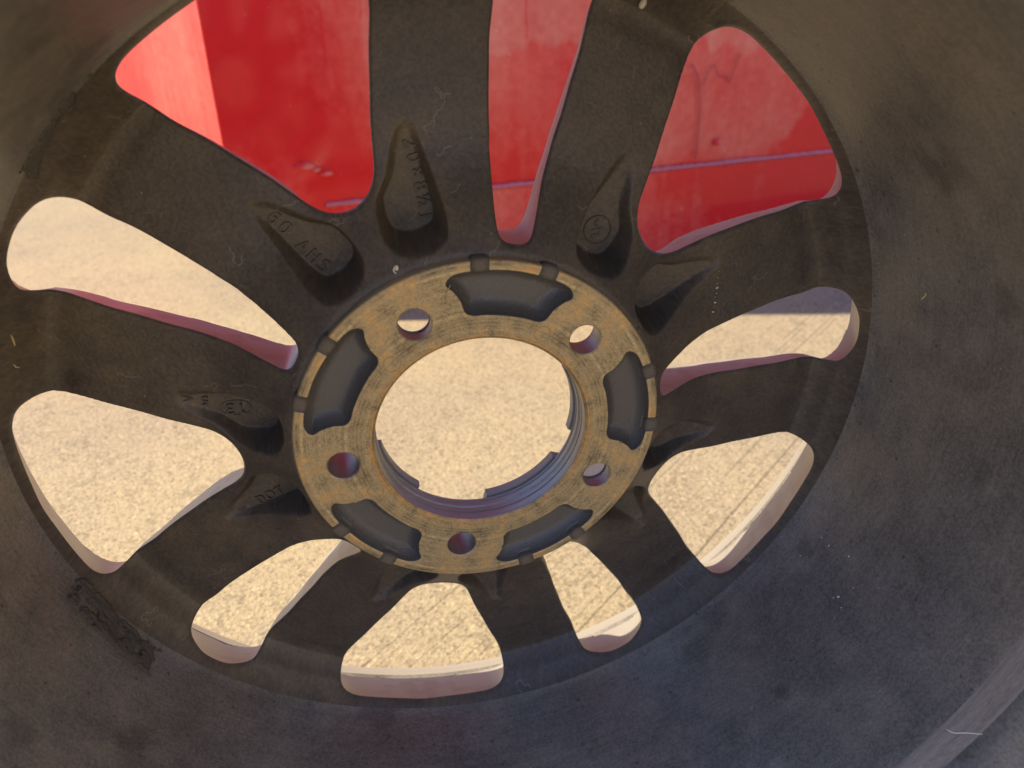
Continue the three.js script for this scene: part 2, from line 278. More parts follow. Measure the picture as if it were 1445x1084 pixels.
const pocketPoly = (() => { const p = polar([[160.3, 15], [158.6, 16.3], [150, 17], [138, 17.7], [125, 18.6], [113, 19], [107, 18], [103.6, 15], [102.8, 11.5], [103.2, 8.8], [106.5, 5.2], [112, 3.5], [119.5, 3.6], [129.5, 5.1], [138.5, 8.8], [150, 11.4], [157, 13.1]]).map(q => new THREE.Vector3(q[0], q[1], 0)); return new THREE.CatmullRomCurve3(p, true, 'centripetal').getSpacedPoints(140).slice(0, 140).map(v => [v.x, v.y]); })();
const pocketD = sdf(pocketPoly);
const floorZ = curve1([[100, 37], [112, 38], [125, 38.4], [145, 38.2], [158, 37.2], [166, 37.4]]);
function backDepth(x, y) {                             // y >= 0 half of a sector, angles from the middle of a wide window
  const r = Math.hypot(x, y); let z = zBack(r);
  const p = pocketD(x, y); if (p < 0.6) { const f = Math.max(floorZ(r), z + 0.3), t = smooth(0.6, -4.6, p); z = lerp(z, f, t); }
  const d = Math.min(wideD(x, y), narrowD(x, y)), B = 1.8; if (d < B) { const e = B - Math.max(d, 0); z += B - Math.sqrt(B * B - e * e); }
  return z;
}
// the windows open out towards the front: how far the front edge lies back from the rear edge
const draft = (x, y) => { const r = Math.hypot(x, y); return 3.8 + 9.2 * smooth(219, 233, r) + (Math.atan2(y, x) < 18 * RAD ? 4.5 * (1 - smooth(132, 152, r)) : 0); };
function frontDepth(x, y) { const r = Math.hypot(x, y), d = Math.min(wideD(x, y), narrowD(x, y)) - draft(x, y), B = 2.2; let z = zFront(r); if (d < B) { const e = B - Math.max(d, 0); z -= B - Math.sqrt(B * B - e * e); } return z; }

// marching squares over a polar grid; returns triangles (x, y) kept where f > 0, and boundary segments
function march(r0, r1, nr, a0, a1, na, f) {
  const S = [], P = []; for (let i = 0; i <= nr; i++) for (let j = 0; j <= na; j++) { const r = lerp(r0, r1, i / nr), a = lerp(a0, a1, j / na); P.push([r * Math.cos(a), r * Math.sin(a)]); S.push(f(...P[P.length - 1])); }
  const tris = [], segs = [], id = (i, j) => i * (na + 1) + j;
  const cut = (a, b) => { let p = P[a], q = P[b], sa = S[a], sb = S[b], t = sa / (sa - sb); let x = lerp(p[0], q[0], t), y = lerp(p[1], q[1], t); return [x, y]; };
  for (let i = 0; i < nr; i++) for (let j = 0; j < na; j++) {
    const c = [id(i, j), id(i + 1, j), id(i + 1, j + 1), id(i, j + 1)], poly = [], edge = [];
    for (let k = 0; k < 4; k++) { const a = c[k], b = c[(k + 1) % 4]; if (S[a] > 0) poly.push(P[a]); if ((S[a] > 0) !== (S[b] > 0)) { const q = cut(a, b); poly.push(q); edge.push([q, S[a] > 0]); } }
    if (poly.length < 3) continue;
    for (let k = 1; k + 1 < poly.length; k++) tris.push(poly[0], poly[k], poly[k + 1]);
    if (edge.length === 2) { const out = edge[0][1] ? [edge[0][0], edge[1][0]] : [edge[1][0], edge[0][0]]; segs.push(out); }
  }
  return { tris, segs };
}
function surface(tris, h, flip, uvf, eps = 0.25) {      // z = -depth
  const pos = [], nor = [], uv = [], idx = [], seen = new Map();
  for (const [x, y] of tris) {
    const key = `${x.toFixed(3)},${y.toFixed(3)}`; let k = seen.get(key);
    if (k === undefined) {
      k = pos.length / 3; seen.set(key, k); const z = h(x, y); pos.push(x, y, -z);
      const gx = (h(x + eps, y) - h(x - eps, y)) / (2 * eps), gy = (h(x, y + eps) - h(x, y - eps)) / (2 * eps), l = (flip ? -1 : 1) / Math.hypot(gx, gy, 1);
      nor.push(gx * l, gy * l, l); uv.push(...uvf(x, y));
    }
    idx.push(k);
  }
  if (flip) for (let k = 0; k < idx.length; k += 3) [idx[k + 1], idx[k + 2]] = [idx[k + 2], idx[k + 1]];
  return geo(pos, nor, uv, idx);
}
function geo(pos, nor, uv, idx) { const g = new THREE.BufferGeometry(); g.setAttribute('position', new THREE.Float32BufferAttribute(pos, 3)); g.setAttribute('normal', new THREE.Float32BufferAttribute(nor, 3)); g.setAttribute('uv', new THREE.Float32BufferAttribute(uv, 2)); g.setIndex(idx); return g; }
function wallStrip(segs, f, hb, hf, steps, dr, e = 0.3) {   // the cut faces between back and front
  const pos = [], nor = [], uv = [], idx = [];
  for (const [p, q] of segs) {
    const b = pos.length / 3;
    for (const [x, y] of [p, q]) {
      let gx = f(x + e, y) - f(x - e, y), gy = f(x, y + e) - f(x, y - e); const l = -1 / (Math.hypot(gx, gy) || 1); gx *= l; gy *= l;
      const D = dr(x, y), X = x - gx * D, Y = y - gy * D, z0 = hb(x, y), z1 = hf(X, Y), sl = D / (z1 - z0), nl = 1 / Math.hypot(1, sl);
      for (let s = 0; s <= steps; s++) { const t = s / steps, z = lerp(z0, z1, t); pos.push(lerp(x, X, t), lerp(y, Y, t), -z); nor.push(gx * nl, gy * nl, -sl * nl); uv.push((x + y) / 60, z / 60); }
    }
    const cr = (q[1] - p[1]) * nor[3 * b] - (q[0] - p[0]) * nor[3 * b + 1] > 0;                       // wind the faces to look out of the metal
    for (let s = 0; s < steps; s++) { const a = b + s, c = b + steps + 1 + s; if (cr) idx.push(a, c + 1, c, a, a + 1, c + 1); else idx.push(a, c, c + 1, a, c + 1, a + 1); }
  }
  return geo(pos, nor, uv, idx);
}
function mirrored(g) {                                  // y -> -y, winding kept outward
  const c = g.clone(), p = c.attributes.position, n = c.attributes.normal, i = c.index.array.slice();
  for (let k = 0; k < p.count; k++) { p.setY(k, -p.getY(k)); n.setY(k, -n.getY(k)); }
  for (let k = 0; k < i.length; k += 3) { const t = i[k + 1]; i[k + 1] = i[k + 2]; i[k + 2] = t; }
  c.setIndex(new THREE.BufferAttribute(i, 1)); return c;
}

// ---- materials of the wheel
const castN = { low: fbm(4, 4, 4, 101), mid: fbm(26, 26, 3, 103), fine: fbm(200, 200, 2, 105) };
const castTex = (() => {
  const W = 1024, r = rng(202), sc = field(W, W), sp = field(W, W), dk = field(W, W), jag = fbm(60, 60, 3, 9);
  for (let i = 0; i < 190; i++) stroke(sc, r() * W, r() * W, r() * 6.3, 8 + 70 * r() * r(), 0.65, 0.25 + 0.5 * r() * r(), 0.5, r);
  for (let i = 0; i < 170; i++) blot(sp, r() * W, r() * W, 0.8 + 1.3 * r() ** 4, 0.3 + 0.7 * r(), 0.5);
  for (let i = 0; i < 26; i++) blot(dk, r() * W, r() * W, 6 + 26 * r() * r(), 0.3 + 0.5 * r(), 0.3, jag);
  for (let i = 0; i < 34; i++) stroke(sc, r() * W, r() * W, r() * 6.3, 20 + 60 * r(), 0.8, 0.9, 0.9, r);
  return texture(W, W, (u, v, c) => {
    const L = castN.low(u, v), m = castN.mid(u, v), f = castN.fine(u, v);
    let k = 0.082 * (1 + 0.4 * (L - 0.5) + 0.35 * (m - 0.5) + 0.6 * (f - 0.5)); const dust = smooth(0.45, 0.75, L * 0.6 + m * 0.4);
    k *= 1 - 0.35 * at(dk, u, v);
    c[0] = k * (1.10 + 0.12 * dust); c[1] = k * (0.89 + 0.08 * dust); c[2] = k * (0.68 - 0.02 * dust);
    const s = at(sc, u, v) * 0.16 + at(sp, u, v) * 0.16; c[0] += s; c[1] += s * 0.92; c[2] += s * 0.8;
  });
})();
const grainBump = texture(512, 512, (u, v, c) => { c[0] = c[1] = c[2] = clamp(0.5 + 0.8 * (castN.fine(u, v) - 0.5) + 0.5 * (castN.mid(u, v) - 0.5)); }, { srgb: false });
const castMat = new THREE.MeshPhysicalMaterial({ map: castTex, bumpMap: grainBump, bumpScale: 0.00025, roughness: 0.44, metalness: 0.0, specularIntensity: 0.9 });
const silverTex = (() => { const n = fbm(6, 6, 4, 31), f = fbm(120, 120, 2, 33); return texture(512, 512, (u, v, c) => { const d = smooth(0.5, 0.72, n(u, v) * 0.8 + f(u, v) * 0.2), k = 0.38 * (1 + 0.2 * (f(u, v) - 0.5)); c[0] = lerp(k, 0.24, d * 0.35); c[1] = lerp(k * 0.95, 0.18, d * 0.35); c[2] = lerp(k * 0.85, 0.11, d * 0.35); }); })();
const silverMat = new THREE.MeshPhysicalMaterial({ map: silverTex, roughness: 0.42, metalness: 0.3, clearcoat: 0.25, clearcoatRoughness: 0.25 });
const machinedMat = (() => {
  // u runs round one fifth of the pad, v over the radius 57..99 mm
  const W = 2048, H = 512, r = rng(303), line = new Float32Array(H), pits = field(W, H), rings = field(W, H), n1 = fbm(14, 5, 4, 41), n2 = fbm(110, 50, 4, 43), n3 = fbm(24, 90, 3, 45);
  { const a = lattice(1, 26, 811), b = lattice(1, 61, 813), c = lattice(1, 140, 815); for (let j = 0; j < H; j++) { const v = j / H; line[j] = clamp(0.5 + 1.5 * (0.35 * a(0, v) + 0.35 * b(0, v) + 0.3 * c(0, v) - 0.5)); } }   // turning marks of uneven pitch
  for (let i = 0; i < 700; i++) { const v = r() < 0.55 ? 0.02 + 0.09 * Math.abs(r() + r() - 1) : r(); blot(pits, r() * W, v * H, 1.2 + 2.4 * r() ** 3, 0.4 + 0.6 * r(), 0.4); }
  return { tex: texture(W, H, (u, v, c) => {
    const R = 57 + 42 * v, L = n1(u, v), m = n2(u, v), g = line[Math.min(H - 1, v * H | 0)];
    const rust = smooth(0.42, 0.66, L * 0.6 + m * 0.25 + 0.18 * smooth(62, 58.6, R)), pit = at(pits, u, v);
    let k = 0.45 * (1 + 1.1 * (L - 0.5) + 1.0 * (m - 0.5)) * (0.84 + (0.1 + 0.7 * smooth(0.4, 0.62, 1 - L)) * (g - 0.4) * (0.2 + 1.2 * n3(u, v)));
    k *= 1 - 0.26 * smooth(0.5, 0.66, n3(u, v) * 0.4 + m * 0.6) * (1 - g * 0.6);
    c[0] = k * lerp(1.04, 1.14, rust); c[1] = k * lerp(0.83, 0.73, rust); c[2] = k * lerp(0.47, 0.30, rust);
    const am = (Math.abs(u - 0.5) * 72 - 18.3) * RAD * R, dm = Math.hypot(am, R - 65.4), mark = (1 - smooth(0.25, 0.6, Math.abs(dm - 4.2))) * clamp(1.6 * (L - 0.42)) * (0.2 + 0.8 * m); c[0] *= 1 - mark; c[1] *= 1 - mark; c[2] *= 1 - mark;
    const q = 1 - 0.8 * pit; c[0] *= q; c[1] *= q; c[2] *= q;
  }), bump: texture(512, 512, (u, v, c) => { c[0] = c[1] = c[2] = 0.3 + 0.4 * line[Math.min(H - 1, v * H | 0)] + 0.3 * n2(u, v); }, { srgb: false }) };
})();
const padMat = new THREE.MeshPhysicalMaterial({ map: machinedMat.tex, bumpMap: machinedMat.bump, bumpScale: 0.0002, roughness: 0.46, metalness: 0.35 });
const pocketMat = new THREE.MeshPhysicalMaterial({ color: new THREE.Color().setRGB(0.13, 0.125, 0.117), roughness: 0.45, metalness: 0.35, bumpMap: grainBump, bumpScale: 0.0004 });
const lugMat = new THREE.MeshPhysicalMaterial({ color: new THREE.Color().setRGB(0.15, 0.128, 0.10), roughness: 0.5, metalness: 0.1, bumpMap: grainBump, bumpScale: 0.0004 });
const boreMat = new THREE.MeshPhysicalMaterial({ color: new THREE.Color().setRGB(0.27, 0.265, 0.26), roughness: 0.36, metalness: 0.55, bumpMap: grainBump, bumpScale: 0.0002 });

// ---- the ten spokes
const WREF = [117.84, 45.84, -26.16, -98.16, -170.16];   // directions of the wide windows and of the bolts
{
  const f = (x, y) => Math.min(wideD(x, y), narrowD(x, y));
  const m = march(98.2, 236.5, 150, 0, 36 * RAD, 124, f);
  const back = surface(m.tris, backDepth, false, (x, y) => [x / 250, y / 250]), front = surface(march(98.2, 249, 120, 0, 36 * RAD, 90, (x, y) => f(x, y) - draft(x, y)).tris, frontDepth, true, (x, y) => [x / 60, y / 60]), wall = [0, 1].map(w => wallStrip(m.segs.filter(([p]) => (narrowD(...p) < wideD(...p)) === !!w), f, backDepth, frontDepth, 4, draft));
  const halves = [[back, front, wall], [mirrored(back), mirrored(front), wall.map(mirrored)]];
  const rr = rng(9);
  WREF.forEach((deg, i) => [0, 1].forEach(k => {
    const put = g => { const c = g.clone(); c.rotateZ(deg * RAD); return c; };
    const b = put(halves[k][0]), ou = rr(), ov = rr(), uv = b.attributes.uv, an = rr() * 6.3, ca = Math.cos(an), sa = Math.sin(an); for (let q = 0; q < uv.count; q++) { const u = uv.getX(q), v = uv.getY(q); uv.setXY(q, u * ca - v * sa + ou, u * sa + v * ca + ov); }
    const s = mesh('spoke', place(b), castMat, wheel);
    for (const w of halves[k][2]) mesh('window_wall', place(put(w)), silverMat, s); mesh('spoke_face', place(put(halves[k][1])), silverMat, s);
    wheel.userData.spokes ??= {}; (wheel.userData.spokes[i * 2 + k] = s.name);
  }));
  delete wheel.userData.spokes;
}

// ---- the mounting pad: rusty turned face with five cast pockets, bolt holes and the bore
const padRef = 36;                                        // pockets sit 36 degrees from the bolts
const padPocket = (() => { const p = polar([[70, 0], [70.2, 8], [70.6, 14.5], [73, 16.6], [78.5, 17.4], [84.5, 19.4], [88.5, 21.2], [91.6, 19.6], [93, 16], [93.2, 8], [93.4, 0]]), q = p.slice(1, -1).reverse().map(([x, y]) => [x, -y]); return sdf(new THREE.CatmullRomCurve3([...p, ...q].map(v => new THREE.Vector3(v[0], v[1], 0)), true, 'centripetal', 0.5).getSpacedPoints(140).slice(0, 140).map(v => [v.x, v.y])); })();
// the cast strips that run out of each pocket to the edge of the pad
const slotD = (x, y) => { const a = Math.abs(Math.atan2(y, x)) - 10.4 * RAD, r = Math.hypot(x, y); return Math.max(Math.abs(a) * r - 4.6, 91.5 - r); };
const castD = (x, y) => Math.min(padPocket(x, y), slotD(x, y));
const boltD = (x, y) => Math.min(Math.hypot(x - 75 * C36, Math.abs(y) - 75 * S36)) - 8.2;
function padDepth(x, y) {
  const r = Math.hypot(x, y); let z = 0; if (r < 58.6) z += (58.6 - r) * 0.9; if (r > 97.4) z += (r - 97.4) * 0.8;
  const p = padPocket(x, y); if (slotD(x, y) < 0.3) z += 0.7 * smooth(0.3, -0.8, slotD(x, y)); if (p < 0.8) { const q = clamp((0.4 - p) / 7.5); z += 8.5 * (1 - (1 - q) ** 2.2) * smooth(0, 0.16, q); }
  const b = boltD(x, y); if (b < 0.7) z += 0.7 - Math.max(b, 0); return z;
}
{
  const inP = (x, y) => padPocket(x, y), nr = 96, na = 250;
  const face = march(57.2, 98.2, nr, -36 * RAD, 36 * RAD, na, (x, y) => Math.min(boltD(x, y), castD(x, y)));
  const pock = march(57.2, 98.2, nr, -36 * RAD, 36 * RAD, na, (x, y) => -castD(x, y));
  const uvp = (x, y) => [Math.atan2(y, x) / (72 * RAD) + 0.5, (Math.hypot(x, y) - 57) / 42];
  const gf = surface(face.tris, padDepth, false, uvp, 0.15), gp = surface(pock.tris, padDepth, false, (x, y) => [x / 60, y / 60], 0.15);
  const front = surface(march(66, 98.2, 24, -36 * RAD, 36 * RAD, 100, boltD).tris, (x, y) => lerp(11, 46, smooth(88, 97, Math.hypot(x, y))), true, (x, y) => [x / 60, y / 60]);
  const rot = (g, k) => { const c = g.clone(); c.rotateZ((WREF[k] + padRef) * RAD); return c; };
  const pad = mesh('hub_pad', place(mergeGeometries([0, 1, 2, 3, 4].map(k => rot(gf, k)))), padMat, wheel); pad.userData.label = 'rusty brown turned mounting face of the wheel hub';
  const side = new THREE.LatheGeometry([[98.2, 0.64], [98.5, 1.2], [98.5, 5.6]].map(([x, z]) => new THREE.Vector2(x, z)), 240); side.rotateX(-Math.PI / 2);
  mesh('pad_rim', place(side), padMat, pad);
  for (let k = 0; k < 5; k++) {
    const pm = mesh('cast_pocket', place(rot(gp, k)), pocketMat, pad);
    const bl = [11, 17, 12, 27, 29][k], a = WREF[k] * RAD, sleeve = new THREE.LatheGeometry([[8.2, 0.7], [8.2, bl - 4], [8.6, bl - 3], [9.4, bl], [10.4, bl], [10.4, 11]].map(([x, z]) => new THREE.Vector2(x, z)), 48); sleeve.rotateX(-Math.PI / 2); sleeve.translate(75 * Math.cos(a), 75 * Math.sin(a), 0);
    mesh('bolt_hole', place(sleeve), boreMat, pad);
    for (const s of [-1, 1]) {                             // cast lugs that break the edge of the pad
      const b = (WREF[k] + padRef + s * 10.4) * RAD, rr = rng(k * 7 + s + 3), g = new THREE.SphereGeometry(1, 20, 14), p = g.attributes.position;
      for (let i = 0; i < p.count; i++) { const q = [p.getX(i), p.getY(i), p.getZ(i)].map(v => Math.sign(v) * Math.abs(v) ** 0.55); p.setXYZ(i, q[0] * 3.9, q[1] * (4.9 + 0.4 * q[0]), q[2] * 4.4); }
      g.computeVertexNormals(); g.rotateZ(b + (rr() - 0.5) * 0.1); g.translate(96 * Math.cos(b), 96 * Math.sin(b), -3.7); mesh('casting_lug', place(g), lugMat, pad);
    }
    mesh('hub_face', place(rot(front, k)), silverMat, pad);
  }
  const prof = [[57.3, 1.1], [57, 2.5], [57, 6.2], [57.5, 6.5], [57.5, 7.4], [57, 7.7], [57, 11], [56.2, 11.8], [56.2, 14.6], [56.9, 15], [56.9, 16.2], [56.2, 16.6], [56.2, 18], [57, 18.4], [60, 18], [66, 11]];
  const bore = new THREE.LatheGeometry(prof.map(([x, z]) => new THREE.Vector2(x, z)), 240); bore.rotateX(-Math.PI / 2);
  const bm = mesh('hub_bore', place(toCreasedNormals(bore, 0.35)), boreMat, wheel); bm.userData.label = 'grooved bluish metal bore through the hub';
  for (const [t0, t1] of [[-84, -33], [-166, -126], [-14, 30], [60, 100], [128, 165]]) {                            // cap tabs standing outboard of the bore
    const s = new THREE.Shape(), c0 = (t0 + t1) / 2 * RAD, w = (t1 - t0) / 2 * RAD; s.absarc(0, 0, 60.5, c0 - w, c0 + w, false); s.absarc(0, 0, 55.8, c0 + w * 0.94, c0 - w * 0.94, true); s.closePath();
    const g = new THREE.ExtrudeGeometry(s, { depth: 5, bevelEnabled: true, bevelSize: 0.8, bevelThickness: 0.8, bevelSegments: 2, curveSegments: 40 }); g.translate(0, 0, -24.5); mesh('cap_tab', place(g), boreMat, bm);
  }
}

// ---- the barrel and the two flanges, one turned ring
const barProf = [[274, -166], [271, -162.5], [267.5, -156], [264.5, -149.8], [260.5, -144.2], [256, -139.5], [252.4, -135], [250.6, -131.8], [249.8, -130], [249, -126], [247.2, -100], [244.8, -75], [242.8, -50], [241.4, -30], [240.6, -20], [239.9, -13], [239.2, -2], [238.6, 6], [238.1, 12], [237.3, 15.2], [236.5, 17]];
const Rb = curve1(barProf.slice(7).map(([r, z]) => [z, r]).concat([[22.3, 233.5], [29.5, 228], [34.2, 225], [39, 221]]));
{
  const W = 2048, H = 512, r = rng(404), dark = field(W, H), spk = field(W, H), jag = fbm(90, 24, 4, 61), low = fbm(9, 3, 4, 63), mid = fbm(52, 12, 5, 65), fine = fbm(700, 170, 2, 67), ring = fbm(5, 150, 2, 69);
  for (let i = 0; i < 34; i++) blot(dark, r() * W, r() * H, 4 + 34 * r() ** 3, 0.15 + 0.4 * r(), 0.45, jag);
  for (let i = 0; i < 420; i++) blot(dark, r() * W, r() * H, 1 + 2.2 * r() ** 3, 0.5 + 0.5 * r(), 0.4);
  for (let i = 0; i < 320; i++) blot(spk, r() * W, r() * H, 0.7 + 0.9 * r() ** 4, 0.4 + 0.6 * r(), 0.5);
  for (let i = 0; i < 60; i++) stroke(spk, r() * W, r() * H, (r() - 0.5) * 1.2, 10 + 70 * r(), 0.7, 0.14, 0.2, r);
  const map = texture(W, H, (u, v, c) => {
    const L = low(u, v), m = mid(u, v), f = fine(u, v), k0 = 0.152 * (1 + 0.35 * (L - 0.5) + 0.5 * (m - 0.5) + 0.75 * (f - 0.5) + 0.22 * (ring(u, v) - 0.5)), k = k0 * (1 - 0.55 * at(dark, u, v)), d = smooth(0.4, 0.7, L * 0.5 + m * 0.5);
    c[0] = k * (1.02 + 0.08 * d); c[1] = k * (0.95 + 0.04 * d); c[2] = k * (0.84 - 0.02 * d); const s = at(spk, u, v) * 0.2; c[0] += s; c[1] += s * 0.95; c[2] += s * 0.85;
  });
  map.repeat.set(2, 1);
  const rough = texture(1024, 256, (u, v, c) => { const q = 0.46 + 0.22 * (mid(u, v) - 0.5) + 0.12 * (fine(u, v) - 0.5) + 0.15 * at(dark, u, v); c[0] = c[1] = c[2] = q; }, { srgb: false, rx: 2 });
  const bump = texture(1024, 512, (u, v, c) => { c[0] = c[1] = c[2] = clamp(0.5 + 0.5 * (mid(u * 1, v) - 0.5) + 0.4 * (fine(u, v) - 0.5)); }, { srgb: false, rx: 2, ry: 1 });
  const barrelMat = new THREE.MeshPhysicalMaterial({ map, roughness: 1, roughnessMap: rough, bumpMap: bump, bumpScale: 0.0005, specularIntensity: 0.9 });
  const outer = [[249, 53], [256, 56.5], [264, 62], [270, 69], [272, 76], [271.5, 79], [268, 79], [263, 70], [258, 64], [255, 46], [246.5, 30], [243.5, 17], [244.5, 0], [246, -20], [249, -60], [253, -104], [257, -128], [258, -150], [263, -156], [270, -166], [272, -168.5], [274, -166]];
  const lathe = (p, vf) => { const q = []; for (let i = 0; i < p.length - 1; i++) { const n = Math.max(1, Math.ceil(Math.hypot(p[i + 1][0] - p[i][0], p[i + 1][1] - p[i][1]) / 6)); for (let k = 0; k < n; k++) q.push(new THREE.Vector2(lerp(p[i][0], p[i + 1][0], k / n), lerp(p[i][1], p[i + 1][1], k / n))); } q.push(new THREE.Vector2(...p[p.length - 1])); const g = new THREE.LatheGeometry(q, 320); g.rotateX(-Math.PI / 2); return g; };
  const gi = lathe(barProf.slice(8)), pi = gi.attributes.position, ui = gi.attributes.uv; for (let i = 0; i < pi.count; i++) ui.setY(i, (pi.getZ(i) + 17) / 150);
  const barrel = mesh('barrel', place(gi), barrelMat, wheel); barrel.userData.label = 'dusty dark inner barrel of the wheel';
  const lipTex = texture(1024, 128, (u, v, c) => { const k = 0.18 * (1 + 0.9 * (mid(u, v) - 0.5) + 0.7 * (fine(u, v) - 0.5)) * (1 - 0.4 * at(dark, u, v)); c[0] = k * 1.12; c[1] = k * 0.97; c[2] = k * 0.84; });
  mesh('rim_lip', place(lathe(barProf.slice(3, 9))), new THREE.MeshPhysicalMaterial({ map: lipTex, roughness: 0.55, bumpMap: bump, bumpScale: 0.0003 }), barrel).userData.label = 'paler worn band of the inner rim lip';
  mesh('rim_flange', place(lathe(barProf.slice(0, 4))), barrelMat, barrel);
  mesh('outer_rim', place(toCreasedNormals(lathe(outer.slice(0, 9)), 0.7)), silverMat, wheel); mesh('outer_barrel', place(toCreasedNormals(lathe(outer.slice(8)), 0.7)), barrelMat, wheel);

  // torn remains of adhesive tape on the barrel: a rough layer with a ragged outline
  const residueMat = new THREE.MeshStandardMaterial({ color: new THREE.Color().setRGB(0.09, 0.08, 0.066), roughness: 0.7, bumpMap: grainBump, bumpScale: 0.0012 });
  function residue(a0, a1, z0, z1, skew, cover, hgt, seed, label) {
    const na = Math.round((a1 - a0) * 8), nz = Math.round(Math.abs(z1 - z0) * 2.2), N = fbm((a1 - a0) / 1.7, Math.abs(z1 - z0) / 5, 4, seed, 0.62), Nf = fbm((a1 - a0) * 1.1, Math.abs(z1 - z0) / 2, 3, seed + 3), P = [], K = [], idx = [], uv = [];
    for (let j = 0; j <= nz; j++) for (let i = 0; i <= na; i++) {
      const u = i / na, v = j / nz, n = N(u * 0.96, v * 0.96), edge = Math.min(u, 1 - u) * (a1 - a0) / 2.2, ev = Math.min(v, 1 - v) * Math.abs(z1 - z0) / 3, k = n * 0.9 + Math.min(1, edge, ev) * 0.45;
      const t = smooth(cover, cover + 0.05, k) * (0.35 + 0.9 * Nf(u * 0.97, v * 0.97)) * hgt, a = lerp(a0, a1, u) * RAD, z = lerp(z0, z1, v) + skew * (u - 0.5), R = Rb(z) - (k > cover - 0.01 ? t + 0.05 : -0.6); P.push(R * Math.cos(a), R * Math.sin(a), -z); K.push(k > cover - 0.03); uv.push(u * (a1 - a0) / 15, v * Math.abs(z1 - z0) / 60);
    }
    for (let j = 0; j < nz; j++) for (let i = 0; i < na; i++) { const a = j * (na + 1) + i, b = a + 1, c = a + na + 1, d = c + 1; if (!(K[a] || K[b] || K[c] || K[d])) continue; z1 > z0 ? idx.push(a, c, d, a, d, b) : idx.push(a, d, c, a, b, d); }
    const g = new THREE.BufferGeometry(); g.setAttribute('position', new THREE.Float32BufferAttribute(P, 3)); g.setAttribute('uv', new THREE.Float32BufferAttribute(uv, 2)); g.setIndex(idx); g.computeVertexNormals();
    mesh('tape_residue', place(g), residueMat, barrel).userData.label = label;
  }
  residue(-160.5, -141.5, 17, -4, -7, 0.78, 2.3, 71, 'torn black tape residue low on the left of the barrel');
  residue(133, 146.5, 20, 12, 4, 0.72, 1.7, 75, 'ragged black tape residue high on the left of the barrel');
  residue(161.5, 176.5, 20, 10, 0, 0.78, 0.9, 79, 'ragged tape residue at the far left of the barrel');
}

